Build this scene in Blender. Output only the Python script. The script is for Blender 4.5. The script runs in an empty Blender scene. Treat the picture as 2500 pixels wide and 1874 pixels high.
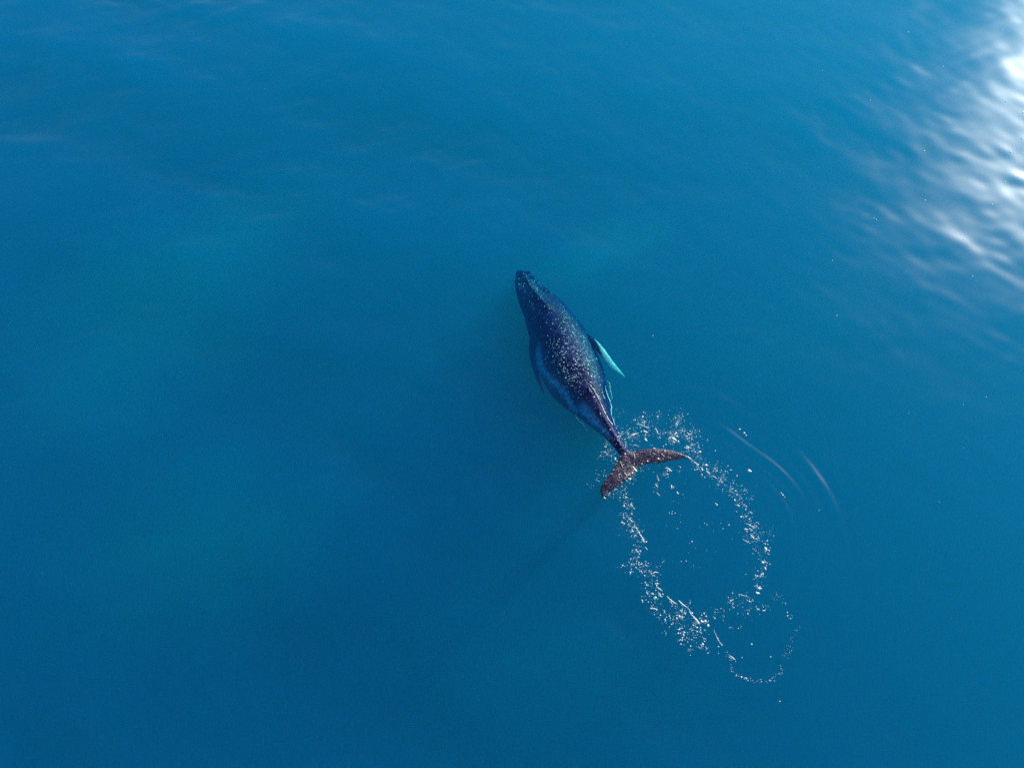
import bpy, bmesh, math, random
import numpy as np
from mathutils import Vector, Matrix
from mathutils.bvhtree import BVHTree

R = math.radians
rng = np.random.default_rng(11)
random.seed(11)
scene = bpy.context.scene
COL = scene.collection

# ------------------------------------------------------------------ camera
CAM_H = 30.0
TILT = R(25.0)
FPX = 1733.0                      # focal length in pixels of the 2500 px wide photograph
cam_d = bpy.data.cameras.new('camera')
cam = bpy.data.objects.new('camera', cam_d)
COL.objects.link(cam)
cam.location = (0, 0, CAM_H)
cam.rotation_euler = (TILT, 0, 0)
cam_d.sensor_width = 36.0
cam_d.lens = 36.0 * FPX / 2500.0
cam_d.clip_start = 0.1
cam_d.clip_end = 20000
scene.camera = cam

# ------------------------------------------------------------------ sky and sun
SUN_DIR = Vector((0.690, 0.632, 0.354)).normalized()      # towards the sun
SUN_EL = math.asin(SUN_DIR.z)
SUN_AZ = math.atan2(SUN_DIR.x, SUN_DIR.y)                # clockwise from +Y
world = bpy.data.worlds.new('World')
scene.world = world
world.use_nodes = True
wn = world.node_tree.nodes
wl = world.node_tree.links
wn.clear()
sky = wn.new('ShaderNodeTexSky')
sky.sky_type = 'NISHITA'
sky.sun_disc = False
sky.sun_elevation = SUN_EL
sky.sun_rotation = SUN_AZ
sky.air_density = 1.0
sky.dust_density = 0.4
sky.ozone_density = 3.5
bg = wn.new('ShaderNodeBackground')
bg.inputs['Strength'].default_value = 0.088
wo = wn.new('ShaderNodeOutputWorld')
wl.new(sky.outputs[0], bg.inputs[0])
wl.new(bg.outputs[0], wo.inputs[0])

sun_d = bpy.data.lights.new('sun', 'SUN')
sun_d.energy = 5.0
sun_d.angle = R(0.53)
sun_d.color = (1.0, 0.985, 0.87)
sun = bpy.data.objects.new('sun', sun_d)
COL.objects.link(sun)
sun.rotation_euler = (-SUN_DIR).to_track_quat('-Z', 'Y').to_euler()

scene.view_settings.view_transform = 'Standard'
scene.view_settings.look = 'None'
scene.view_settings.exposure = 0.77
scene.view_settings.gamma = 1.0

scene.cycles.use_denoising = False
scene.cycles.use_adaptive_sampling = True
scene.cycles.adaptive_threshold = 0.012
scene.cycles.adaptive_min_samples = 48
scene.cycles.max_bounces = 10
scene.cycles.volume_bounces = 3
scene.cycles.volume_step_rate = 3.0
scene.cycles.volume_max_steps = 48
scene.cycles.diffuse_bounces = 3
scene.cycles.glossy_bounces = 3
scene.cycles.transparent_max_bounces = 24
scene.cycles.sample_clamp_indirect = 4.0
scene.cycles.caustics_reflective = False
scene.cycles.caustics_refractive = False


# ------------------------------------------------------------------ helpers
CT, ST = math.cos(TILT), math.sin(TILT)


def P(u, v, z=0.0):
    """World point at height z that sits under a pixel of the 2500x1874 survey picture."""
    x = (u - 1250.0) / FPX
    y = (937.0 - v) / FPX
    d = Vector((x, y * CT + ST, y * ST - CT))
    t = (CAM_H - z) / -d.z
    return Vector((0, 0, CAM_H)) + d * t


def PX(u, v, z=0.0):
    p = P(u, v, z)
    return np.array((p.x, p.y, p.z))


def link(name, mesh, mat=None, parent=None):
    o = bpy.data.objects.new(name, mesh)
    COL.objects.link(o)
    if mat is not None:
        mesh.materials.append(mat)
    if parent is not None:
        o.parent = parent
        o.matrix_parent_inverse = Matrix.Translation(-parent.location)
    return o


def tag(o, label=None, cat=None, group=None, kind=None):
    if label: o['label'] = label
    if cat: o['category'] = cat
    if group: o['group'] = group
    if kind: o['kind'] = kind
    return o


def mesh_from(name, verts, faces, smooth=True):
    me = bpy.data.meshes.new(name)
    me.from_pydata([tuple(map(float, v)) for v in verts], [], faces)
    if smooth:
        me.polygons.foreach_set('use_smooth', [True] * len(me.polygons))
    me.update()
    return me


def new_mat(name):
    m = bpy.data.materials.new(name)
    m.use_nodes = True
    nt = m.node_tree
    nt.nodes.clear()
    return m, nt


def N(nt, kind, **kw):
    n = nt.nodes.new(kind)
    for k, v in kw.items():
        if k in n.bl_rna.properties:
            setattr(n, k, v)
        else:
            n.inputs[k.replace('_', ' ')].default_value = v
    return n


def mathn(nt, op, a, b=None, c=None):
    n = nt.nodes.new('ShaderNodeMath')
    n.operation = op
    for i, v in enumerate((a, b, c)):
        if v is None:
            continue
        if isinstance(v, (int, float)):
            n.inputs[i].default_value = v
        else:
            nt.links.new(v, n.inputs[i])
    return n.outputs[0]


def catmull(pts, n):
    """Catmull-Rom resample of an (m, k) array to n rows, uniform in the index."""
    pts = np.asarray(pts, float)
    m = len(pts)
    ext = np.vstack([2 * pts[0] - pts[1], pts, 2 * pts[-1] - pts[-2]])
    t = np.linspace(0, m - 1, n)
    i = np.minimum(t.astype(int), m - 2)
    f = (t - i)[:, None]
    p0, p1, p2, p3 = ext[i], ext[i + 1], ext[i + 2], ext[i + 3]
    return 0.5 * (2 * p1 + (p2 - p0) * f + (2 * p0 - 5 * p1 + 4 * p2 - p3) * f ** 2
                  + (3 * p1 - p0 - 3 * p2 + p3) * f ** 3)


def sstep(a, b, x):
    t = np.clip((np.asarray(x, float) - a) / (b - a), 0, 1)
    return t * t * (3 - 2 * t)


# ------------------------------------------------------------------ sea
RC = PX(1705, 1290)                                 # centre of the smooth fluke print
R_AX = PX(1640, 1120) - PX(1770, 1470)
R_AX = R_AX[:2] / np.linalg.norm(R_AX[:2])
R_PX = np.array((R_AX[1], -R_AX[0]))                # across the oval, towards the sun side
R_A = np.linalg.norm((PX(1640, 1110) - PX(1770, 1470))[:2]) / 2
R_B = np.linalg.norm((PX(1550, 1330) - PX(1850, 1270))[:2]) / 2

_wr = np.random.default_rng(5)
WAVES = [(13.5, 86, .050, 4.1), (8.3, 60, .024, .3)]           # long low swell, then a spread of wind ripples
for _k in range(84):
    _lam = 0.8 * (4.4 / 0.8) ** _wr.random()
    _deg = 70 + _wr.normal(0, 25)
    WAVES.append((_lam, _deg, 0.0056 * _lam / 6.283 * _wr.uniform(.5, 1.4), _wr.uniform(0, 6.28)))


def sea_height(x, y):
    x = np.asarray(x, float)
    y = np.asarray(y, float)
    z = np.zeros_like(x)
    env = 0.85 + 0.30 * np.sin(x * .16 + 1.3 * np.sin(y * .12)) * np.sin(y * .19 + .9 * np.sin(x * .11) + 1.0)
    w1 = .35 * np.sin(.31 * x + .17 * y + 1.0)
    wx = x + .30 * np.sin(.43 * y + .21 * x)
    wy = y + .22 * np.sin(.51 * x - .32 * y + .6)
    env = env * (.82 + .4 * np.sin(.62 * x + .48 * np.sin(.5 * y)) * np.sin(.93 * y - .37 * x + 2.2))
    env = env * (1.0 + 2.0 * (1 - sstep(4, 24, x + .25 * y)))      # ripples made steeper on the open side, flatter where the sun glare falls
    env = env * (1 - .62 * sstep(4, 12, x) * (1 - sstep(13, 29, y)))             # a calm lane on the near right
    for lam, deg, amp, ph in WAVES:
        a = R(deg)
        k = 2 * math.pi / lam
        z += amp * env * np.sin(k * (wx * math.cos(a) + wy * math.sin(a)) + ph + w1 * (1 + ph * .3))
    # ripples running outward from the fluke print
    dx, dy = x - RC[0], y - RC[1]
    p = dx * R_AX[0] + dy * R_AX[1]
    q = dx * R_PX[0] + dy * R_PX[1]
    q = q + 0.12 * np.sin(p * .8)
    rr = np.sqrt((p / R_A) ** 2 + (q / R_B) ** 2 + 1e-6)
    th = np.arctan2(q / R_B, p / R_A)
    d = (rr - 1.0) * R_B + .30 * np.sin(2 * th + 1.0) + .12 * np.sin(5 * th + x * .3)
    calm = 1 - 0.75 * np.exp(-(np.maximum(rr - .9, 0) / .35) ** 2)
    z *= calm
    ang = 0.32 + 0.95 * np.clip(np.cos(th - 0.95), 0, 1) ** 2
    ang = ang * (0.75 + 0.3 * np.sin(3.1 * th + 0.9) * np.sin(5.7 * th + 2.0))
    for dd, wid, lam, amp in ((.85, .32, .58, .037), (1.75, .40, .66, .037), (2.9, .6, .88, .036)):
        z += amp * ang * np.clip(.65 + .5 * np.sin(th * (2.2 + dd) + dd * 2.1), 0, 1.2) * np.exp(-((d - dd) / wid) ** 2) * np.cos(2 * math.pi * (d - dd) / lam)
    z *= np.exp(-(np.maximum(np.hypot(x, y) - 90, 0) / 120) ** 2)
    return z


def axis_coords(lo, hi, step, far, near):
    c = list(np.arange(lo, hi + 1e-6, step))
    s = step
    while c[-1] < far:
        s = min(s * 1.05, .2) if c[-1] < 52 else s * 1.45
        c.append(c[-1] + s)
    s = step
    while c[0] > -far:
        s = min(s * 1.05, .2) if c[0] > near else s * 1.45
        c.insert(0, c[0] - s)
    return np.array(c)


gx = axis_coords(-3.0, 20.0, 0.085, 3000.0, -46)
gy = axis_coords(-3.0, 24.0, 0.085, 3000.0, -12)
GX, GY = np.meshgrid(gx, gy)
GZ = sea_height(GX, GY)
nx, ny = len(gx), len(gy)
wv = np.stack([GX.ravel(), GY.ravel(), GZ.ravel()], 1)
idx = np.arange(nx * ny).reshape(ny, nx)
quads = np.stack([idx[:-1, :-1], idx[:-1, 1:], idx[1:, 1:], idx[1:, :-1]], -1).reshape(-1, 4)
SEA_DEPTH = -120.0
nb = nx * ny
bott = np.array([[gx[0], gy[0], SEA_DEPTH], [gx[-1], gy[0], SEA_DEPTH],
                 [gx[-1], gy[-1], SEA_DEPTH], [gx[0], gy[-1], SEA_DEPTH]])
faces = [tuple(int(i) for i in q) for q in quads]
b0, b1, b2, b3 = nb, nb + 1, nb + 2, nb + 3
faces.append((b3, b2, b1, b0))
faces.append(tuple([b0, b1] + [int(i) for i in idx[0, ::-1]]))
faces.append(tuple([b1, b2] + [int(i) for i in idx[::-1, -1]]))
faces.append(tuple([b2, b3] + [int(i) for i in idx[-1, :]]))
faces.append(tuple([b3, b0] + [int(i) for i in idx[:, 0]]))
sea_me = mesh_from('water', np.vstack([wv, bott]), faces)


def water_material():
    m, nt = new_mat('sea water')
    L = nt.links
    out = N(nt, 'ShaderNodeOutputMaterial')
    geo = N(nt, 'ShaderNodeNewGeometry')
    fr = N(nt, 'ShaderNodeFresnel')
    # the same air-to-water reflectance from either side of the surface
    ior = mathn(nt, 'MULTIPLY_ADD', geo.outputs['Backfacing'], 1 / 1.333 - 1.333, 1.333)
    L.new(ior, fr.inputs['IOR'])
    fac = fr.outputs[0]
    gl = N(nt, 'ShaderNodeBsdfGlossy')
    gl.inputs['Roughness'].default_value = .33
    gl.distribution = 'BECKMANN'
    tr = N(nt, 'ShaderNodeBsdfTransparent')
    mx = N(nt, 'ShaderNodeMixShader')
    L.new(fac, mx.inputs[0])
    L.new(tr.outputs[0], mx.inputs[1])
    L.new(gl.outputs[0], mx.inputs[2])
    L.new(mx.outputs[0], out.inputs['Surface'])
    # the body of the water: even scattering and absorption
    sc = (.0015, .060, .174)
    ab = (1.15, .060, .043)
    ds, da = max(sc), max(ab) * 1.0001
    vs = N(nt, 'ShaderNodeVolumeScatter')
    vs.inputs['Color'].default_value = (sc[0] / ds, sc[1] / ds, sc[2] / ds, 1)
    vs.inputs['Density'].default_value = ds
    vs.inputs['Anisotropy'].default_value = 0.33
    va = N(nt, 'ShaderNodeVolumeAbsorption')
    va.inputs['Color'].default_value = (1 - ab[0] / da, 1 - ab[1] / da, 1 - ab[2] / da, 1)
    va.inputs['Density'].default_value = da
    ad = N(nt, 'ShaderNodeAddShader')
    L.new(vs.outputs[0], ad.inputs[0])
    L.new(va.outputs[0], ad.inputs[1])
    L.new(ad.outputs[0], out.inputs['Volume'])
    return m


water = link('water', sea_me, water_material())
tag(water, 'calm deep blue sea surface with soft ripples', kind='structure')

# ------------------------------------------------------------------ whale body
# stations: left pixel, right pixel, height of the back, body height / width, roundness
ST_ = [  # uL, vL, uR, vR, z_top, hw_ratio
    (1264, 664, 1278, 660, -.62, .75),
    (1258, 672, 1285, 665, -.55, .80),
    (1256, 693, 1305, 679, -.46, .80),
    (1260, 718, 1326, 700, -.38, .82),
    (1269, 747, 1349, 726, -.30, .86),
    (1278, 776, 1377, 749, -.24, .90),
    (1288, 810, 1404, 780, -.18, .92),
    (1297, 843, 1429, 814, -.14, .92),
    (1306, 880, 1450, 849, -.12, .92),
    (1321, 916, 1466, 884, -.11, .92),
    (1342, 951, 1477, 915, -.10, .94),
    (1370, 981, 1484, 946, -.07, .98),
    (1402, 1007, 1488, 977, -.03, 1.08),
    (1431, 1031, 1492, 1007, .01, 1.18),
    (1456, 1049, 1499, 1032, .05, 1.28),
    (1478, 1067, 1509, 1056, .08, 1.25),
    (1496, 1088, 1521, 1079, .11, 1.05),
    (1512, 1108, 1536, 1101, .13, .80),
    (1522, 1124, 1546, 1116, .14, .50),
]
rows = []
for uL, vL, uR, vR, zt, hr in ST_:
    zt = zt - .05 if zt < -.09 else (zt - .03 if zt < .0 else zt)
    w = np.linalg.norm(PX(uL, vL, zt - .5)[:2] - PX(uR, vR, zt - .5)[:2])
    zc = zt - w * hr * .46
    Lp, Rp = PX(uL, vL, zc), PX(uR, vR, zc)
    rows.append(np.concatenate([(Lp + Rp) / 2, [np.linalg.norm(Lp - Rp) / 2, zt - zc, zc - (zt - w * hr)]]))
rows = catmull(rows, 120)
rows[:, 3:] = np.maximum(rows[:, 3:], .03)
AX = rows[:, :3]                                    # centre line, nose to tail
tan = np.gradient(AX, axis=0)
tan[:, 2] = 0
tan /= np.linalg.norm(tan, axis=1)[:, None]
side = np.stack([-tan[:, 1], tan[:, 0], np.zeros(len(tan))], 1)   # towards the whale's right (sun side) or left
if np.dot(side[60], (1, 0, 0)) < 0:
    side = -side
alen = np.concatenate([[0], np.cumsum(np.linalg.norm(np.diff(AX[:, :2], axis=0), axis=1))])
BODY_LEN = alen[-1]


def superell(t, e=.92):
    c, s = math.cos(t), math.sin(t)
    return math.copysign(abs(c) ** e, c), math.copysign(abs(s) ** e, s)


bm_v, bm_f = [], []


def loft(rings, cap=True):
    base = len(bm_v)
    n = len(rings[0])
    for r in rings:
        bm_v.extend(r)
    for i in range(len(rings) - 1):
        for j in range(n):
            a, b = base + i * n + j, base + i * n + (j + 1) % n
            bm_f.append((a, b, b + n, a + n))
    if cap:
        for i, rev in ((0, True), (len(rings) - 1, False)):
            c = np.mean(rings[i], axis=0)
            ci = len(bm_v)
            bm_v.append(c)
            for j in range(n):
                a, b = base + i * n + j, base + i * n + (j + 1) % n
                bm_f.append((ci, b, a) if rev else (ci, a, b))


NR = 56
rings = []
for i in range(len(rows)):
    a, bt, bb = rows[i, 3:]
    s = alen[i] / BODY_LEN
    ridge = sstep(.62, .76, s) * (1 - sstep(.97, 1.0, s))
    ring = []
    for j in range(NR):
        t = 2 * math.pi * j / NR
        cx, cz = superell(t, .95)
        if cz > 0:                                   # keel-like back towards the tail
            cx *= 1 - .40 * ridge * cz ** 1.3
        else:
            cx *= 1 - .25 * ridge * (-cz)
        ring.append(AX[i] + side[i] * (cx * a) + np.array((0, 0, cz * (bt if cz > 0 else bb))))
    rings.append(ring)
loft(rings)


def blade(path_le, path_te, zs, thick, n=26, m=24):
    """A fin lofted between a leading and a trailing edge (pixel outlines), heights zs, half thickness."""
    le = catmull([np.append(PX(u, v, z)[:2], z) for (u, v), z in zip(path_le, zs)], n)
    te = catmull([np.append(PX(u, v, z)[:2], z) for (u, v), z in zip(path_te, zs)], n)
    th = catmull(np.array(thick)[:, None], n)[:, 0]
    rg = []
    for i in range(n):
        c = (le[i] + te[i]) / 2
        h = (le[i] - te[i]) / 2
        ring = []
        for j in range(m):
            t = 2 * math.pi * j / m
            cx, cz = math.cos(t), math.sin(t)
            prof = (0.62 + .38 * cx)
            ring.append(c + h * cx + np.array((0, 0, th[i] * cz * prof)))
        rg.append(ring)
    loft(rg)
    return (le + te) / 2


# flukes
blade([(1520, 1092), (1540, 1100), (1562, 1097), (1600, 1094), (1632, 1097), (1656, 1103), (1673, 1111), (1686, 1120)],
      [(1530, 1150), (1553, 1143), (1576, 1135), (1608, 1131), (1638, 1126), (1660, 1121), (1675, 1119), (1689, 1122)],
      [.08, .10, .14, .17, .18, .17, .14, .10], [.17, .15, .11, .09, .075, .06, .05, .03])
blade([(1528, 1092), (1513, 1111), (1507, 1127), (1496, 1144), (1484, 1163), (1469, 1183), (1465, 1198), (1470, 1213), (1477, 1220)],
      [(1545, 1135), (1552, 1144), (1548, 1159), (1532, 1171), (1517, 1183), (1500, 1195), (1487, 1203), (1482, 1212), (1480, 1219)],
      [.08, .09, .10, .11, .11, .08, .05, .03, .02], [.17, .16, .13, .11, .09, .08, .06, .05, .03])
# pectoral flippers: the pale one on the sun side, the dark one tucked under the far flank
FLIP_C = blade([(1405, 788), (1436, 815), (1454, 829), (1472, 848), (1486, 867), (1502, 889), (1516, 906), (1526, 919)],
      [(1395, 822), (1430, 838), (1448, 849), (1464, 866), (1478, 884), (1494, 901), (1509, 913), (1525, 922)],
      [-.9, -.7, -.58, -.52, -.55, -.62, -.75, -.95], [.16, .15, .13, .12, .10, .08, .06, .04])
blade([(1315, 812), (1293, 827), (1291, 850), (1294, 878), (1302, 905), (1312, 932), (1321, 952), (1328, 963)],
      [(1330, 850), (1316, 858), (1313, 875), (1315, 898), (1318, 916), (1323, 938), (1329, 955), (1330, 966)],
      [-1.2, -1.25, -1.25, -1.25, -1.25, -1.25, -1.25, -1.3], [.16, .15, .13, .12, .10, .08, .06, .04])


def at_s(s):
    k = np.interp(s, alen / BODY_LEN, np.arange(len(alen)))
    i = int(min(k, len(alen) - 2))
    f = k - i
    return rows[i] * (1 - f) + rows[i + 1] * f, side[i], tan[i]


# dorsal fin: low, hooked, on the hump
r0, sd0, tn0 = at_s(.655)
top0 = r0[:3] + np.array((0, 0, r0[4]))
rg = []
for k, h in enumerate(np.linspace(0, 1, 9)):
    c = top0 + tn0 * (.36 * h ** 1.5) + np.array((0, 0, -.14 + .22 * h))
    ln = .52 * (1 - h) ** .8 + .05
    ring = []
    for j in range(20):
        t = 2 * math.pi * j / 20
        ring.append(c + tn0 * (ln * math.cos(t)) + sd0 * ((.115 * (1 - h) + .03) * math.sin(t)))
    rg.append(ring)
loft(rg)

raw = mesh_from('whale_raw', bm_v, bm_f)
bmx = bmesh.new()
bmx.from_mesh(raw)
bmesh.ops.recalc_face_normals(bmx, faces=bmx.faces)
bmx.to_mesh(raw)
bmx.free()
tmp = bpy.data.objects.new('tmp', raw)
COL.objects.link(tmp)
md = tmp.modifiers.new('r', 'REMESH')
md.mode = 'VOXEL'
md.voxel_size = .034
sm = tmp.modifiers.new('s', 'SMOOTH')
sm.factor = .5
sm.iterations = 3
dg = bpy.context.evaluated_depsgraph_get()
body_me = bpy.data.meshes.new_from_object(tmp.evaluated_get(dg))
bpy.data.objects.remove(tmp)
bpy.data.meshes.remove(raw)
body_me.name = 'body'

nv = len(body_me.vertices)
co = np.empty(nv * 3)
body_me.vertices.foreach_get('co', co)
co = co.reshape(-1, 3)
nrm = np.empty(nv * 3)
body_me.vertices.foreach_get('normal', nrm)
nrm = nrm.reshape(-1, 3)


def body_param(pts):
    """(s along the body, lateral offset / half width, height above centre line / half height)"""
    pts = np.asarray(pts, float)
    d2 = ((pts[:, None, :2] - AX[None, ::2, :2]) ** 2).sum(-1)
    i = d2.argmin(1) * 2
    dl = pts - AX[i]
    along = (dl * tan[i]).sum(1)
    s = (alen[i] + along) / BODY_LEN
    lat_m = (dl * side[i]).sum(1)
    return s, lat_m / rows[i, 3], dl[:, 2] / rows[i, 4], lat_m, dl[:, 2]


S_, LAT, HGT, LATM, HM = (np.concatenate(z) for z in zip(*[body_param(co[k:k + 4000]) for k in range(0, nv, 4000)]))

# head relief: median ridge, blowhole mound, rostrum dish, jaw line, tubercles, throat pleats
up = np.clip(nrm[:, 2], 0, 1)
disp = np.zeros(nv)
head = sstep(.02, .06, S_) * (1 - sstep(.20, .25, S_))
disp += .045 * head * up * np.exp(-(LATM / .06) ** 2)
disp -= .050 * head * up * np.exp(-((np.abs(LAT) - .42) / .2) ** 2)
disp += .10 * up * np.exp(-((S_ - .245) / .03) ** 2) * np.exp(-(LATM / .20) ** 2)
disp -= .05 * up * np.exp(-((S_ - .268) / .012) ** 2) * np.exp(-((np.abs(LATM) - .05) / .03) ** 2)
jaw = HGT - (.05 + .25 * sstep(.1, .3, S_) * 0)
disp -= .05 * np.exp(-(jaw / .07) ** 2) * (1 - sstep(.24, .28, S_)) * (1 - up)
pleat = (1 - sstep(.45, .52, S_)) * sstep(.02, .05, S_) * np.clip(-nrm[:, 2] + .1, 0, 1)
disp -= .018 * pleat * (.5 + .5 * np.cos(LATM * 2 * math.pi / .14))
for k in range(46):
    row = k % 4
    s0 = .025 + .19 * rng.random()
    l0 = (0, .72, -.72, .9)[row] * (1 if rng.random() < .5 else -1) + rng.normal(0, .04)
    i0 = np.argmin((S_ - s0) ** 2 * 40 + (LAT - l0) ** 2 + (HGT < 0) * 9)
    d2 = ((co - co[i0]) ** 2).sum(1)
    disp += .055 * np.exp(-d2 / .065 ** 2)
co = co + nrm * disp[:, None]
body_me.vertices.foreach_set('co', co.ravel())

# pigment: r = white flipper / belly, g = mauve flukes, b = pale scuffing on the back, alpha = painted blue light on the far flank
RF = PX(1478, 868, -.92)
fd = np.sqrt(((co[:, None, :] - FLIP_C[None, 5:, :]) ** 2).sum(-1).min(1))
flip_r = (1 - sstep(.30, .42, fd)) * sstep(.93, 1.0, LAT)
fl_d = np.hypot(co[:, 0] - PX(1522, 1118)[0], co[:, 1] - PX(1522, 1118)[1])
tail_s = (co[:, :2] - PX(1505, 1085, .1)[:2]) @ tan[-6, :2]
fluke = sstep(.25, .8, tail_s + np.abs(LATM) * .35)
belly = 1 - sstep(-.55, -.15, HGT + .25 * (S_ - .5))
# blue underwater light and water film painted into the skin along the far flank
bluelit_band = np.exp(-((LAT + .88 - .07 * np.sin(S_ * 23)) / .085) ** 2) * sstep(.36, .42, S_) * (1 - sstep(.70, .76, S_)) * .8
bluelit_patch = np.exp(-((LAT + .66) / .26) ** 2) * sstep(.68, .76, S_) * (1 - sstep(.86, .92, S_))
low = np.maximum(bluelit_band, bluelit_patch) * (HGT > -.35) * (1 - fluke)
scuff = np.exp(-((LAT - .30) / .42) ** 2) * sstep(.24, .42, S_) * (1 - sstep(.78, .9, S_)) * up
scuff += 1.3 * head * np.exp(-((LAT - .25) / .6) ** 2)
colr = np.zeros((nv, 4), np.float32)
colr[:, 0] = np.clip(flip_r + belly * .6, 0, 1)
colr[:, 1] = fluke
colr[:, 2] = np.clip(scuff, 0, 1)
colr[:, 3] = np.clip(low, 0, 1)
att = body_me.color_attributes.new('pigment_and_bluelight', 'FLOAT_COLOR', 'POINT')
att.data.foreach_set('color', colr.ravel())
body_me.polygons.foreach_set('use_smooth', [True] * len(body_me.polygons))
body_me.materials.clear()
body_me.update()


def skin_material():
    m, nt = new_mat('whale skin')
    L = nt.links
    out = N(nt, 'ShaderNodeOutputMaterial')
    geo = N(nt, 'ShaderNodeNewGeometry')
    at = N(nt, 'ShaderNodeAttribute')
    at.attribute_name = 'pigment_and_bluelight'
    sep = N(nt, 'ShaderNodeSeparateColor')
    L.new(at.outputs['Color'], sep.inputs[0])

    def noise(scale, detail=4.0, rough=.6, dist=0.0, stretch=None):
        n = N(nt, 'ShaderNodeTexNoise')
        n.inputs['Scale'].default_value = scale
        n.inputs['Detail'].default_value = detail
        n.inputs['Roughness'].default_value = rough
        n.inputs['Distortion'].default_value = dist
        if stretch:
            mp = N(nt, 'ShaderNodeMapping')
            mp.inputs['Rotation'].default_value = (0, 0, stretch[0])
            mp.inputs['Scale'].default_value = stretch[1]
            L.new(geo.outputs['Position'], mp.inputs[0])
            L.new(mp.outputs[0], n.inputs['Vector'])
        else:
            L.new(geo.outputs['Position'], n.inputs['Vector'])
        return n.outputs[0]

    def rng_(v, a, b, c=0.0, d=1.0):
        r = N(nt, 'ShaderNodeMapRange')
        r.interpolation_type = 'SMOOTHSTEP'
        r.inputs['From Min'].default_value = a
        r.inputs['From Max'].default_value = b
        r.inputs['To Min'].default_value = c
        r.inputs['To Max'].default_value = d
        L.new(v, r.inputs[0])
        return r.outputs[0]

    def mix(f, a, b):
        n = N(nt, 'ShaderNodeMix')
        n.data_type = 'RGBA'
        n.clamp_factor = True
        if isinstance(f, (int, float)): n.inputs[0].default_value = f
        else: L.new(f, n.inputs[0])
        for i, v in ((6, a), (7, b)):
            if isinstance(v, tuple): n.inputs[i].default_value = v + (1,)
            else: L.new(v, n.inputs[i])
        return n.outputs[2]
    ax_rot = R(29)
    n1 = noise(1.3, 5, .62, .5)
    n2 = noise(5.5, 5, .68, .8)
    n3 = noise(16, 3, .6)
    scr = noise(3.2, 6, .7, 1.6, (ax_rot, (3.0, .7, 1.5)))
    base = mix(rng_(n1, .35, .65), (.0020, .0052, .058), (.0045, .011, .098))
    sc_f = mathn(nt, 'MULTIPLY', sep.outputs[2], rng_(n2, .42, .68))
    sc_f = mathn(nt, 'MULTIPLY', sc_f, rng_(n1, .38, .6))
    base = mix(mathn(nt, 'MULTIPLY', sc_f, .75), base, (.060, .105, .20))
    sc2 = mathn(nt, 'MULTIPLY', sep.outputs[2], rng_(scr, .60, .72))
    base = mix(mathn(nt, 'MULTIPLY', sc2, .6), base, (.13, .19, .28))
    flk = mix(rng_(n2, .35, .7), (.017, .011, .034), (.058, .042, .084))
    flk = mix(rng_(n3, .56, .75, 0, .6), flk, (.26, .22, .28))
    base = mix(sep.outputs[1], base, flk)
    bluelit_f = mathn(nt, 'MULTIPLY', at.outputs['Alpha'], rng_(n2, .34, .60, .25, 1.0))
    base = mix(mathn(nt, 'MULTIPLY', bluelit_f, .8), base, (.28, .54, .92))  # bright blue light on the shaded flank, put into the skin colour
    wf = mathn(nt, 'MULTIPLY', sep.outputs[0], mathn(nt, 'MULTIPLY', rng_(n2, .34, .56, .6, 1.0), rng_(n3, .35, .6, .55, 1.0)))
    base = mix(wf, base, (.82, .84, .82))
    bs = N(nt, 'ShaderNodeBsdfPrincipled')
    L.new(base, bs.inputs['Base Color'])
    L.new(mathn(nt, 'MULTIPLY_ADD', sep.outputs[1], -.10, .36), bs.inputs['Roughness'])
    L.new(mathn(nt, 'MULTIPLY_ADD', sep.outputs[1], .16, .08), bs.inputs['Specular IOR Level'])
    h = mathn(nt, 'ADD', mathn(nt, 'MULTIPLY', n2, .04), mathn(nt, 'MULTIPLY', n3, .012))
    h = mathn(nt, 'ADD', h, mathn(nt, 'MULTIPLY', scr, .02))
    bp = N(nt, 'ShaderNodeBump')
    bp.inputs['Distance'].default_value = 1.0
    bp.inputs['Strength'].default_value = .8
    L.new(h, bp.inputs['Height'])
    L.new(bp.outputs[0], bs.inputs['Normal'])
    L.new(bs.outputs[0], out.inputs[0])
    return m


def plain(name, col, rough=.6, sss=None):
    m, nt = new_mat(name)
    out = N(nt, 'ShaderNodeOutputMaterial')
    bs = N(nt, 'ShaderNodeBsdfPrincipled')
    geo = N(nt, 'ShaderNodeNewGeometry')
    n = N(nt, 'ShaderNodeTexNoise')
    n.inputs['Scale'].default_value = 9.0
    nt.links.new(geo.outputs['Position'], n.inputs['Vector'])
    mx = N(nt, 'ShaderNodeMix')
    mx.data_type = 'RGBA'
    nt.links.new(n.outputs[0], mx.inputs[0])
    mx.inputs[6].default_value = tuple(c * .82 for c in col) + (1,)
    mx.inputs[7].default_value = tuple(min(c * 1.08, .95) for c in col) + (1,)
    nt.links.new(mx.outputs[2], bs.inputs['Base Color'])
    bs.inputs['Roughness'].default_value = rough
    nt.links.new(bs.outputs[0], out.inputs[0])
    return m


M_SKIN = skin_material()
M_BARN = plain('barnacle shell', (.72, .86, .92), .7)
M_FOAM = plain('white foam', (.93, .95, .84), .5)
M_EYE = plain('wet dark eye', (.012, .010, .010), .12)

whale = bpy.data.objects.new('humpback_whale', None)
COL.objects.link(whale)
mid = AX[60]
whale.location = (mid[0], mid[1], -2.4)
whale.empty_display_size = .5
tag(whale, 'dark speckled humpback whale swimming just under the blue surface', 'whale')
bpy.context.view_layer.update()


def under_whale(o):
    """Vertices were written in world space: keep them there under the whale's own origin."""
    o.parent = whale
    o.matrix_parent_inverse = whale.matrix_world.inverted()
    return o


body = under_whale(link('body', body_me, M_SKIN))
body_bvh = BVHTree.FromPolygons([Vector(c) for c in co], [tuple(p.vertices) for p in body_me.polygons])


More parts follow.
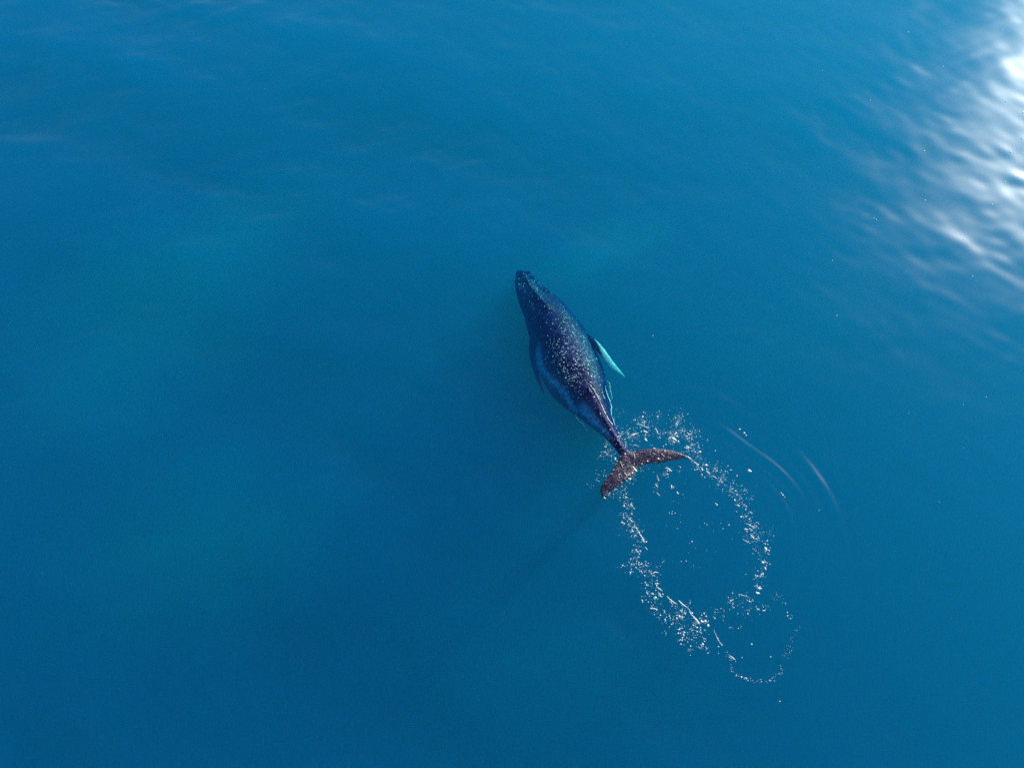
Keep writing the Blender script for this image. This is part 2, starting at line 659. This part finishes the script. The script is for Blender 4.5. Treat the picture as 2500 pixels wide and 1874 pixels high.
# ------------------------------------------------------------------ small pieces: foam flecks, barnacles
class Flecks:
    """Collects small irregular domes into one mesh."""
    def __init__(self):
        self.v, self.f = [], []

    def add(self, c, rx, ry, rot, h, n=7, normal=None, jit=.28):
        base = len(self.v)
        ca, sa = math.cos(rot), math.sin(rot)
        if normal is None:
            ex, ey, ez = np.array((1., 0, 0)), np.array((0, 1., 0)), np.array((0, 0, 1.))
        else:
            ez = np.asarray(normal, float)
            ex = np.cross(ez, (0, 1, .1)); ex /= np.linalg.norm(ex)
            ey = np.cross(ez, ex)
        c = np.asarray(c, float)
        rim, mid_ = [], []
        for j in range(n):
            t = 2 * math.pi * j / n
            k = 1 + rng.uniform(-jit, jit)
            a, b = rx * k * math.cos(t), ry * k * math.sin(t)
            x, y = a * ca - b * sa, a * sa + b * ca
            rim.append(c + ex * x + ey * y - ez * h * .6)
            mid_.append(c + ex * x * .66 + ey * y * .66 + ez * h * .7)
        self.v.extend(rim); self.v.extend(mid_); self.v.append(c + ez * h)
        top = base + 2 * n
        for j in range(n):
            k = (j + 1) % n
            self.f.append((base + j, base + k, base + n + k, base + n + j))
            self.f.append((base + n + j, base + n + k, top))

    def build(self, name, mat, parent=None):
        return link(name, mesh_from(name, self.v, self.f), mat, parent)


MPX = 0.0187                                         # metres per photograph pixel around the whale


def zsea(x, y):
    return float(sea_height(np.array([x]), np.array([y]))[0])


def sea_pt(u, v, lift=0.0):
    p = PX(u, v, 0.0)
    return np.array((p[0], p[1], zsea(p[0], p[1]) + lift))


def down_hit(x, y, z0=3.0):
    hit = body_bvh.ray_cast(Vector((x, y, z0)), Vector((0, 0, -1)))
    return hit if hit[0] is not None else None


# barnacles and white scars on the back
bar = Flecks()
axis_uv = [(1270, 661), (1281, 686), (1293, 709), (1310, 737), (1328, 763), (1346, 795), (1363, 829), (1378, 865),
           (1394, 900), (1410, 933), (1427, 964), (1445, 992), (1462, 1019), (1478, 1041), (1494, 1062)]


def barn(u, v, r):
    p = PX(u, v, -.3)
    hit = down_hit(p[0], p[1])
    if hit is None:
        return
    loc, no = hit[0], hit[1]
    bar.add(loc, r, r * rng.uniform(.7, 1.0), rng.uniform(0, 3), r * .55, 6, no, .2)


BCL = [  # centre px, spread px, count, mean radius in px
    (1300, 766, 8, 16, 12, 1.15), (1275, 672, 10, 6, 34, 1.1), (1275, 688, 12, 5, 36, 1.2), (1305, 700, 14, 12, 130, .85),
    (1300, 730, 14, 16, 90, .8), (1345, 760, 22, 16, 100, .8), (1378, 765, 14, 12, 100, .8), (1372, 795, 18, 14, 90, .9),
    (1398, 822, 20, 18, 170, 1.0), (1350, 830, 22, 20, 60, 1.0), (1345, 868, 24, 18, 130, .95), (1370, 870, 22, 22, 110, 1.0),
    (1420, 860, 20, 24, 210, 1.05), (1440, 880, 14, 22, 180, 1.0), (1370, 905, 26, 20, 170, .95), (1400, 900, 22, 22, 120, 1.0),
    (1445, 915, 14, 18, 140, 1.0), (1390, 930, 24, 18, 140, 1.0), (1410, 955, 20, 16, 60, .95), (1345, 915, 14, 22, 110, .8),
    (1460, 945, 10, 16, 60, .9), (1430, 985, 18, 16, 40, .9), (1455, 1020, 14, 14, 34, .9), (1480, 1045, 12, 14, 40, 1.0),
    (1505, 1072, 10, 14, 30, 1.0), (1515, 1095, 8, 10, 16, .9)]
for u, v, su, sv, n, rm in BCL:
    for k in range(int(n * .72)):
        du, dv = rng.normal(0, 1, 2)
        r = rm * MPX * float(np.clip(rng.lognormal(-.12, .62), .36, 2.8)) * .76
        barn(u + du * su, v + dv * sv, r)
        if rng.random() < .22:
            barn(u + du * su + rng.normal(0, 2.2), v + dv * sv + rng.normal(0, 2.2), r * .8)
barn_o = under_whale(bar.build('barnacles', M_BARN))
tag(barn_o, 'tiny white barnacles and scars scattered over the back', kind='stuff')

# eyes and blowhole
for sg in (-1, 1):
    rr_, sd, tn = at_s(.235)
    p = rr_[:3] + sd * sg * rr_[3] * 1.3 + np.array((0, 0, -.05))
    loc, no, _, _ = body_bvh.find_nearest(Vector(p))
    e = Flecks()
    e.add(np.array(loc) + np.array(no) * .005, .06, .045, 0, .035, 12, no, 0.0)
    under_whale(e.build('eye', M_EYE))
for sg in (-1, 1):
    rr_, sd, tn = at_s(.262)
    p = rr_[:3] + sd * sg * .05
    hit = down_hit(p[0], p[1])
    b = Flecks()
    b.add(np.array(hit[0]) + np.array((0, 0, .004)), .11, .022, math.atan2(tn[1], tn[0]) + sg * .18, .012, 10, None, .05)
    under_whale(b.build('nostril', M_EYE))

# ------------------------------------------------------------------ foam
def path_pts(pts, n):
    c = catmull(pts, 400)
    d = np.concatenate([[0], np.cumsum(np.linalg.norm(np.diff(c, axis=0), axis=1))])
    t = np.sort(rng.random(n)) * d[-1]
    return np.stack([np.interp(t, d, c[:, k]) for k in range(c.shape[1])], 1)


FORBID = []


def fleck_size(rm):
    return float(np.clip(rm * .41 * rng.lognormal(-.10, .62), .32, 3.0))


def put(fl, u, v, rpx, elong=None, rot=None, sub=0.0):
    el = elong if elong is not None else (rng.uniform(1.0, 1.5) if rng.random() < .86 else rng.uniform(1.5, 2.6))
    ro = rot if rot is not None else (R(-50) + rng.normal(0, .5) if el > 1.5 else rng.uniform(0, 3.1))
    r = rpx * MPX
    p = sea_pt(u, v, .006 - sub)
    hit = down_hit(p[0], p[1])
    no = None
    if hit is not None and hit[0].z > p[2] - .01:      # lies on the fluke where that stands clear of the water
        p = np.array(hit[0]) + np.array((0, 0, .004))
    fl.add(p, r * math.sqrt(el), r / math.sqrt(el), ro, min(.5 * r, .02), 7, no, .3)


def cluster_walk(fl, base_pts, spread, n, rm, deep=.25):
    """Flecks scattered round a line, bunched the way bubbles drift together."""
    n = int(n * 1.2)
    par = path_pts(base_pts, max(6, n // 6))
    off = rng.normal(0, 1, (len(par), 2)) * spread * 1.12
    par = par[:, :2] + off
    for k in range(n):
        c = par[rng.integers(len(par))]
        d = rng.normal(0, 1, 2) * rng.choice([2.0, 5.0, 11.0], p=[.34, .40, .26])
        sub = rng.uniform(.05, .35) if rng.random() < deep else 0.0
        put(fl, c[0] + d[0], c[1] + d[1], fleck_size(rm * (.75 if sub else 1)), sub=sub)


def streak(pts, wpx, name, parent, label=None, sub=0.0):
    """A drawn-out lick of foam: a low ridge with ragged edges following the water."""
    c = catmull(pts, max(8, int(6 * len(pts))))
    n = len(c)
    v, f = [], []
    tg = np.gradient(c, axis=0)
    tg /= np.linalg.norm(tg, axis=1)[:, None]
    nr = np.stack([-tg[:, 1], tg[:, 0]], 1)
    for i in range(n):
        t = i / (n - 1)
        w = .78 * wpx * (math.sin(math.pi * min(max(t, .04), .96)) ** .5) * rng.uniform(.55, 1.25)
        j = nr[i] * rng.normal(0, wpx * .3)
        for k, (o_, l_) in enumerate(((-1, -.008), (-.45, .012), (.45, .014), (1, -.008))):
            q = c[i] + j + nr[i] * w * o_
            p = sea_pt(q[0], q[1], l_ - sub)
            hit = down_hit(p[0], p[1])
            if hit is not None and hit[0].z > p[2] - .01:
                p = np.array((p[0], p[1], hit[0].z + l_ + .006))
            v.append(p)
        if i:
            for k in range(3):
                a = (i - 1) * 4 + k
                f.append((a, a + 1, a + 5, a + 4))
    o = link(name, mesh_from(name, v, f), M_FOAM, parent)
    if label: o['label'] = label
    return o


def foam_thing(name, u, v, label, cat, group=None):
    e = bpy.data.objects.new(name, None)
    COL.objects.link(e)
    p = PX(u, v, 0)
    e.location = (p[0], p[1], 0)
    tag(e, label, cat, group)
    return e


# the big oval left behind the flukes
ring = foam_thing('foam_ring', 1700, 1300, 'large oval ring of white foam flecks trailing behind the flukes', 'foam')
fl = Flecks()
LEFT = [(1530, 1172), (1523, 1190), (1524, 1212), (1528, 1235), (1528, 1262), (1543, 1285), (1556, 1305), (1556, 1330), (1549, 1350),
        (1564, 1378), (1592, 1392), (1600, 1412), (1590, 1438), (1602, 1462), (1640, 1488), (1680, 1508), (1705, 1517), (1738, 1512)]
cluster_walk(fl, LEFT[:6], 5, 150, 1.25)
cluster_walk(fl, LEFT[4:9], 8, 150, 1.25)
cluster_walk(fl, LEFT[8:13], 12, 190, 1.4)
cluster_walk(fl, LEFT[12:], 12, 230, 1.45)
cluster_walk(fl, [(1655, 1525), (1680, 1545), (1712, 1540)], 14, 130, 1.35)
cluster_walk(fl, [(1675, 1560), (1690, 1572), (1725, 1572)], 7, 40, 1.2)
cluster_walk(fl, [(1588, 1480), (1610, 1500), (1640, 1505)], 8, 50, 1.2)
RIGHT = [(1690, 1122), (1712, 1132), (1738, 1148), (1752, 1165), (1775, 1178), (1795, 1195), (1808, 1215), (1815, 1245), (1822, 1268),
         (1838, 1285), (1845, 1305), (1850, 1325), (1868, 1338), (1866, 1360), (1868, 1385), (1852, 1405), (1845, 1425), (1850, 1445)]
cluster_walk(fl, RIGHT[:7], 10, 330, 1.2)
cluster_walk(fl, RIGHT[6:12], 9, 190, 1.3)
cluster_walk(fl, RIGHT[11:], 6, 130, 1.35)
cluster_walk(fl, [(1865, 1300), (1885, 1290)], 7, 26, .8)
cluster_walk(fl, [(1850, 1447), (1815, 1465), (1780, 1472), (1745, 1490)], 7, 90, 1.05)
cluster_walk(fl, [(1880, 1449), (1900, 1455), (1908, 1462)], 2, 16, 1.1)
cluster_walk(fl, [(1790, 1482), (1850, 1485), (1890, 1480)], 6, 40, 1.1)
o = fl.build('foam_flecks', M_FOAM, ring)
tag(o, kind='stuff')
for pts, w in [([(1548, 1281), (1557, 1295), (1566, 1310), (1573, 1320), (1581, 1320 + 1)], 1.4),
               ([(1537, 1265), (1543, 1275)], 1.0), ([(1566, 1316), (1573, 1325)], 1.3), ([(1575, 1335), (1581, 1342)], 1.3),
               ([(1551, 1340), (1558, 1350)], 1.4), ([(1602, 1430), (1610, 1436), (1618, 1442)], 1.2), ([(1608, 1445), (1613, 1452), (1617, 1456)], 2.0),
               ([(1628, 1453), (1640, 1465), (1654, 1474)], 1.6), ([(1636, 1465), (1643, 1473)], 2.0), ([(1657, 1464), (1668, 1474), (1682, 1484)], 1.5),
               ([(1682, 1484), (1688, 1498), (1700, 1508)], 1.3), ([(1692, 1504), (1702, 1513), (1710, 1521)], 2.2), ([(1712, 1517), (1721, 1516)], 2.6),
               ([(1590, 1447), (1598, 1449)], 2.2), ([(1589, 1482), (1598, 1484), (1608, 1486)], 1.9), ([(1592, 1400), (1600, 1396), (1608, 1398)], 1.4),
               ([(1538, 1230), (1545, 1236)], 1.8), ([(1545, 1238), (1550, 1243)], 1.1), ([(1526, 1212), (1531, 1215)], 1.8),
               ([(1724, 1150), (1734, 1156)], 1.9), ([(1739, 1161), (1750, 1167)], 1.2), ([(1793, 1218), (1795, 1223)], 2.2), ([(1799, 1231), (1805, 1236)], 2.0),
               ([(1823, 1278), (1833, 1283), (1846, 1290)], 1.1), ([(1832, 1303), (1838, 1311), (1842, 1315)], 1.9), ([(1817, 1290), (1827, 1293)], 1.6),
               ([(1812, 1314), (1822, 1321), (1832, 1326)], .9), ([(1866, 1335), (1872, 1340)], 2.4), ([(1866, 1384), (1871, 1390)], 2.2),
               ([(1850, 1433), (1856, 1437)], 2.6), ([(1846, 1448), (1855, 1447)], 2.6), ([(1803, 1449), (1812, 1452), (1821, 1454)], .9),
               ([(1848, 1484), (1855, 1488)], 1.6), ([(1862, 1489), (1868, 1489)], 1.6), ([(1825, 1497), (1828, 1496)], 3.0),
               ([(1722, 1577), (1727, 1582), (1724, 1586)], .9), ([(1712, 1573), (1718, 1577)], 1.0)]:
    streak(pts, w, 'foam_streak', ring)

# churned water over and beside the flukes
spl = foam_thing('splash_foam', 1600, 1060, 'bright white splash flecks churned up around the fluke', 'foam')
fl = Flecks()
for pts, sp, n, rm in [([(1545, 1035), (1560, 1025), (1580, 1032), (1590, 1045)], 5, 110, 1.1),
                       ([(1530, 1065), (1550, 1060), (1565, 1058), (1580, 1062)], 7, 120, 1.2),
                       ([(1600, 1045), (1610, 1060), (1615, 1070)], 4, 50, 1.2),
                       ([(1608, 997), (1610, 1010), (1615, 1030)], 3, 26, 1.2),
                       ([(1655, 1002), (1653, 1020), (1652, 1035)], 6, 70, 1.2),
                       ([(1630, 1065), (1645, 1055), (1650, 1070), (1640, 1080)], 6, 100, 1.3),
                       ([(1660, 1050), (1685, 1060), (1705, 1065)], 11, 170, 1.15),
                       ([(1665, 1090), (1690, 1095), (1710, 1110)], 9, 110, 1.2),
                       ([(1475, 1100), (1490, 1105), (1500, 1120)], 10, 110, 1.0),
                       ([(1505, 1065), (1518, 1080), (1522, 1095)], 7, 60, 1.1),
                       ([(1512, 1045), (1522, 1060), (1530, 1075)], 5, 60, 1.1),
                       ([(1468, 1160), (1480, 1157)], 6, 34, .8), ([(1442, 1189), (1446, 1188)], 3, 8, .7),
                       ([(1530, 1115), (1560, 1110), (1600, 1110), (1640, 1112)], 8, 60, .9),
                       ([(1520, 1140), (1510, 1160), (1490, 1180)], 9, 70, .9),
                       ([(1555, 1137), (1580, 1135), (1620, 1130)], 4, 70, 1.0),
                       ([(1552, 1145), (1545, 1158), (1530, 1170)], 5, 90, 1.2),
                       ([(1515, 1186), (1500, 1197), (1484, 1208)], 3, 60, 1.0),
                       ([(1600, 1155), (1607, 1172), (1602, 1190), (1610, 1210)], 2, 22, 1.0),
                       ([(1632, 1148), (1622, 1160), (1634, 1175), (1640, 1188), (1657, 1205)], 3, 46, 1.1),
                       ([(1660, 1140), (1658, 1148)], 3, 14, 1.1),
                       ([(1500, 1005), (1520, 1000), (1530, 1010)], 8, 20, .7)]:
    cluster_walk(fl, pts, sp, n, rm)
o = fl.build('foam_flecks', M_FOAM, spl)
tag(o, kind='stuff')
for pts, w in [([(1553, 1033), (1563, 1036), (1575, 1041), (1585, 1046)], 1.1), ([(1545, 1107), (1547, 1116), (1549, 1124)], 1.1),
               ([(1570, 1050), (1576, 1054), (1582, 1056)], 2.2), ([(1573, 1070), (1580, 1076)], 2.4), ([(1540, 1064), (1548, 1060), (1556, 1060)], 2.0),
               ([(1639, 1066), (1647, 1071), (1652, 1075)], 2.8), ([(1642, 1078), (1648, 1080)], 2.0), ([(1651, 1030), (1654, 1038)], 1.8),
               ([(1600, 1043), (1604, 1052), (1607, 1060)], 1.1), ([(1544, 1088), (1552, 1087), (1560, 1091)], .9),
               ([(1594, 1094), (1601, 1096)], 2.0), ([(1611, 1110), (1617, 1116), (1621, 1119)], 1.0), ([(1590, 1109), (1598, 1114)], .9),
               ([(1512, 1127), (1516, 1137), (1519, 1145)], .9), ([(1522, 1155), (1530, 1164)], 1.0), ([(1543, 1140), (1550, 1148), (1553, 1153)], 2.6),
               ([(1676, 1112), (1682, 1117), (1690, 1122)], 1.8), ([(1625, 1141), (1634, 1146), (1640, 1151)], 2.0), ([(1603, 1160), (1607, 1170), (1608, 1174)], 1.1),
               ([(1600, 1182), (1606, 1190)], 1.2), ([(1602, 1202), (1612, 1211)], .9), ([(1638, 1183), (1640, 1192)], 1.7), ([(1652, 1200), (1656, 1206)], 1.7),
               ([(1500, 1118), (1502, 1125)], 1.8), ([(1507, 1068), (1511, 1064)], 1.6), ([(1473, 1214), (1478, 1219)], 1.8),
               ([(1694, 1126), (1702, 1133)], 1.6), ([(1670, 1091), (1682, 1096)], 1.2)]:
    streak(pts, w, 'foam_streak', spl)

# small faint ring beyond the big one
ring2 = foam_thing('foam_ring', 1850, 1580, 'small faint loop of foam dots below the large ring', 'foam')
fl = Flecks()
for pts, sp, n, rm in [([(1743, 1535), (1752, 1555), (1764, 1575)], 1.5, 26, 1.0), ([(1770, 1588), (1785, 1605), (1796, 1614)], 3, 22, 1.0),
                       ([(1785, 1622), (1792, 1640), (1806, 1649)], 3, 18, 1.0), ([(1808, 1650), (1830, 1658), (1850, 1663)], 3, 22, .95),
                       ([(1850, 1663), (1875, 1663), (1895, 1652)], 2.5, 22, .9), ([(1896, 1648), (1907, 1640), (1908, 1626)], 2.5, 16, 1.0),
                       ([(1917, 1610), (1925, 1590), (1932, 1565)], 4, 22, .9), ([(1932, 1555), (1945, 1535), (1952, 1528)], 3, 12, .8),
                       ([(1913, 1497), (1935, 1502), (1940, 1500)], 4, 8, 1.0), ([(1775, 1525), (1790, 1530), (1810, 1538)], 4, 14, 1.0)]:
    par = path_pts(pts, n)
    for q in par:
        put(fl, q[0] + rng.normal(0, sp), q[1] + rng.normal(0, sp), fleck_size(rm), elong=rng.uniform(1, 1.5))
for u, v, r in [(1836, 1571, 1.6), (1883, 1602, 1.3), (1813, 1604, 1.0), (1755, 1577, 1.5), (1755, 1594, .9)]:
    put(fl, u, v, r, 1.1)
tag(fl.build('foam_flecks', M_FOAM, ring2), kind='stuff')
for pts, w in [([(1744, 1537), (1750, 1552), (1757, 1565), (1764, 1575)], .7), ([(1782, 1598), (1790, 1604), (1796, 1610)], 1.4), ([(1780, 1601), (1787, 1607)], .9)]:
    streak(pts, w, 'foam_streak', ring2)

# white water peeling off the whale's back ridge and flank
wak = foam_thing('wake_foam', 1470, 980, 'thin white foam lines peeling along the back ridge of the whale', 'foam')
for pts, w in [([(1440, 935), (1445, 943), (1451, 950), (1456, 960), (1462, 972), (1467, 981)], 1.1),
               ([(1466, 981), (1471, 992), (1475, 1003), (1479, 1011)], 1.3), ([(1479, 1012), (1484, 1021), (1490, 1030), (1496, 1037)], 1.2),
               ([(1458, 960), (1464, 969), (1468, 978)], .7), ([(1476, 1003), (1478, 1009)], 2.0)]:
    streak(pts, w, 'foam_streak', wak)
for pts, w, sb in [([(1483, 921), (1490, 927), (1492, 942), (1496, 958), (1497, 968)], .9, .30), ([(1479, 935), (1484, 952), (1491, 970), (1494, 985)], 1.5, .30),
                   ([(1491, 975), (1495, 988), (1493, 996), (1495, 1012)], 1.5, .22), ([(1470, 940), (1474, 955), (1480, 970)], .7, .2),
                   ([(1409, 1009), (1415, 1018), (1424, 1024), (1430, 1036)], .9, .45), ([(1431, 1040), (1438, 1041)], 1.3, .45),
                   ([(1495, 1012), (1500, 1024), (1503, 1036)], 1.2, .2)]:
    streak(pts, w, 'foam_streak', wak, None, sb)

# stray flecks, with sun glints on ripples built as white specks too
stray = foam_thing('stray_foam_and_glints', 1700, 1250, 'scattered single foam specks and sun glints shaped as specks on open water', 'foam')
fl = Flecks()
for u, v, r in [(1689, 1322, 1.5), (1663, 1370, .9), (1675, 1369, 1.2), (1634, 1252, 1.0), (1640, 1254, 1.1), (1648, 1252, 1.2), (1641, 1248, .8),
                (1747, 1229, 1.4), (1750, 1232, 1.6), (1779, 1281, 1.2), (1765, 1290, 1.1), (1725, 1280, .9), (1720, 1277, .8), (1594, 819, 1.2),
                (1777, 1137, 1.1), (1771, 1150, 1.5), (1784, 1147, 1.8), (1746, 1100, 1.2), (1828, 1148, 3.4), (1832, 1150, 2.2),  # the largest pair is a sun glint made of white specks
                (1806, 1047, 1.9), (1817, 1056, 2.6), (1822, 1062, 1.6), (1907, 1203, 1.6), (1911, 1208, 1.9), (1916, 1213, 1.3),
                (2447, 74, 2.0), (2302, 163, 1.6), (2352, 202, 1.8), (2455, 249, 2.2), (2498, 276, 3.4), (2495, 338, 2.0), (2468, 371, 2.4),
                (2257, 368, 1.8), (2125, 246, 1.6), (2259, 489, 1.7), (2422, 498, 1.8), (2455, 444, 1.6), (2218, 78, 1.5), (2043, 771, 1.4),
                (2409, 968, 1.1), (2353, 987, .9), (2133, 533, 1.4), (2353, 586, 1.8), (2139, 537, 1.2), (2031, 637, 1.3), (2374, 675, 1.4), (1905, 1711, 1.2)]:
    put(fl, u, v, r, 1.15)
for k in range(40):
    put(fl, rng.normal(1690, 70), rng.normal(1290, 70), rng.uniform(.35, .7), 1.1, sub=rng.choice([0, .15]))
for k in range(12):
    put(fl, rng.uniform(1950, 2490), rng.uniform(60, 1300), rng.uniform(.5, 1.0), 1.1)
tag(fl.build('foam_and_glint_specks', M_FOAM, stray), kind='stuff')

# ------------------------------------------------------------------ a drifting plume of fine bubbles by the whale's head
def plume(u, v, z, lx, ly, lz, rz, dens, name='bubble_cloud', nscale=1.7, col=(.25, 1.0, .82)):
    bmp = bmesh.new()
    bmesh.ops.create_icosphere(bmp, subdivisions=3, radius=1.0)
    me = bpy.data.meshes.new('bubble_cloud')
    bmp.to_mesh(me)
    bmp.free()
    m, nt = new_mat('fine bubbles')
    out = N(nt, 'ShaderNodeOutputMaterial')
    tc = N(nt, 'ShaderNodeTexCoord')
    ln = N(nt, 'ShaderNodeVectorMath', operation='LENGTH')
    nt.links.new(tc.outputs['Object'], ln.inputs[0])
    no = N(nt, 'ShaderNodeTexNoise')
    no.inputs['Scale'].default_value = nscale
    no.inputs['Detail'].default_value = 1.0
    nt.links.new(tc.outputs['Object'], no.inputs['Vector'])
    fall = mathn(nt, 'SUBTRACT', 1.0, ln.outputs['Value'])
    fall = mathn(nt, 'MAXIMUM', fall, 0.0)
    fall = mathn(nt, 'MULTIPLY', fall, mathn(nt, 'MULTIPLY_ADD', no.outputs[0], 2.6, -.6))
    fall = mathn(nt, 'MULTIPLY', mathn(nt, 'MAXIMUM', fall, 0.0), dens)
    vs = N(nt, 'ShaderNodeVolumeScatter')
    vs.inputs['Color'].default_value = col + (1,)
    vs.inputs['Anisotropy'].default_value = .1
    nt.links.new(fall, vs.inputs['Density'])
    nt.links.new(vs.outputs[0], out.inputs['Volume'])
    o = link(name, me, m)
    p = PX(u, v, z)
    o.location = p
    o.scale = (lx, ly, lz)
    o.rotation_euler = (0, 0, rz)
    return o


tag(plume(1480, 612, -2.0, 5.6, 2.3, 1.5, R(30), .065), 'faint greenish cloud of fine bubbles beside the whale head', 'bubbles', kind='stuff')
# cloudier, greener water below the surface, arranged so the whale shadow between looks darker
for args, lab in [((330, 820, -3.5, 12, 8, 2.6, R(60), .075), 'milky green patch in the water along the left edge'),
                  ((470, 1330, -3.5, 9, 6, 2.6, R(20), .070), 'milky green patch in the water at lower left'),
                  ((600, 560, -3.5, 10, 4, 2.2, R(35), .045), 'milky green patch in the water at upper left'),
                  ((1330, 1640, -3.5, 9, 3.5, 2.2, R(-10), .030), 'milky green patch in the water at bottom centre'),
                  ((1900, 830, -3.5, 8, 3.5, 2.2, R(25), .022), 'milky green patch in the water right of the whale flipper')]:
    tag(plume(*args, name='turbid_water', nscale=2.2, col=(.12, 1.0, .90)), lab, 'water', kind='stuff')
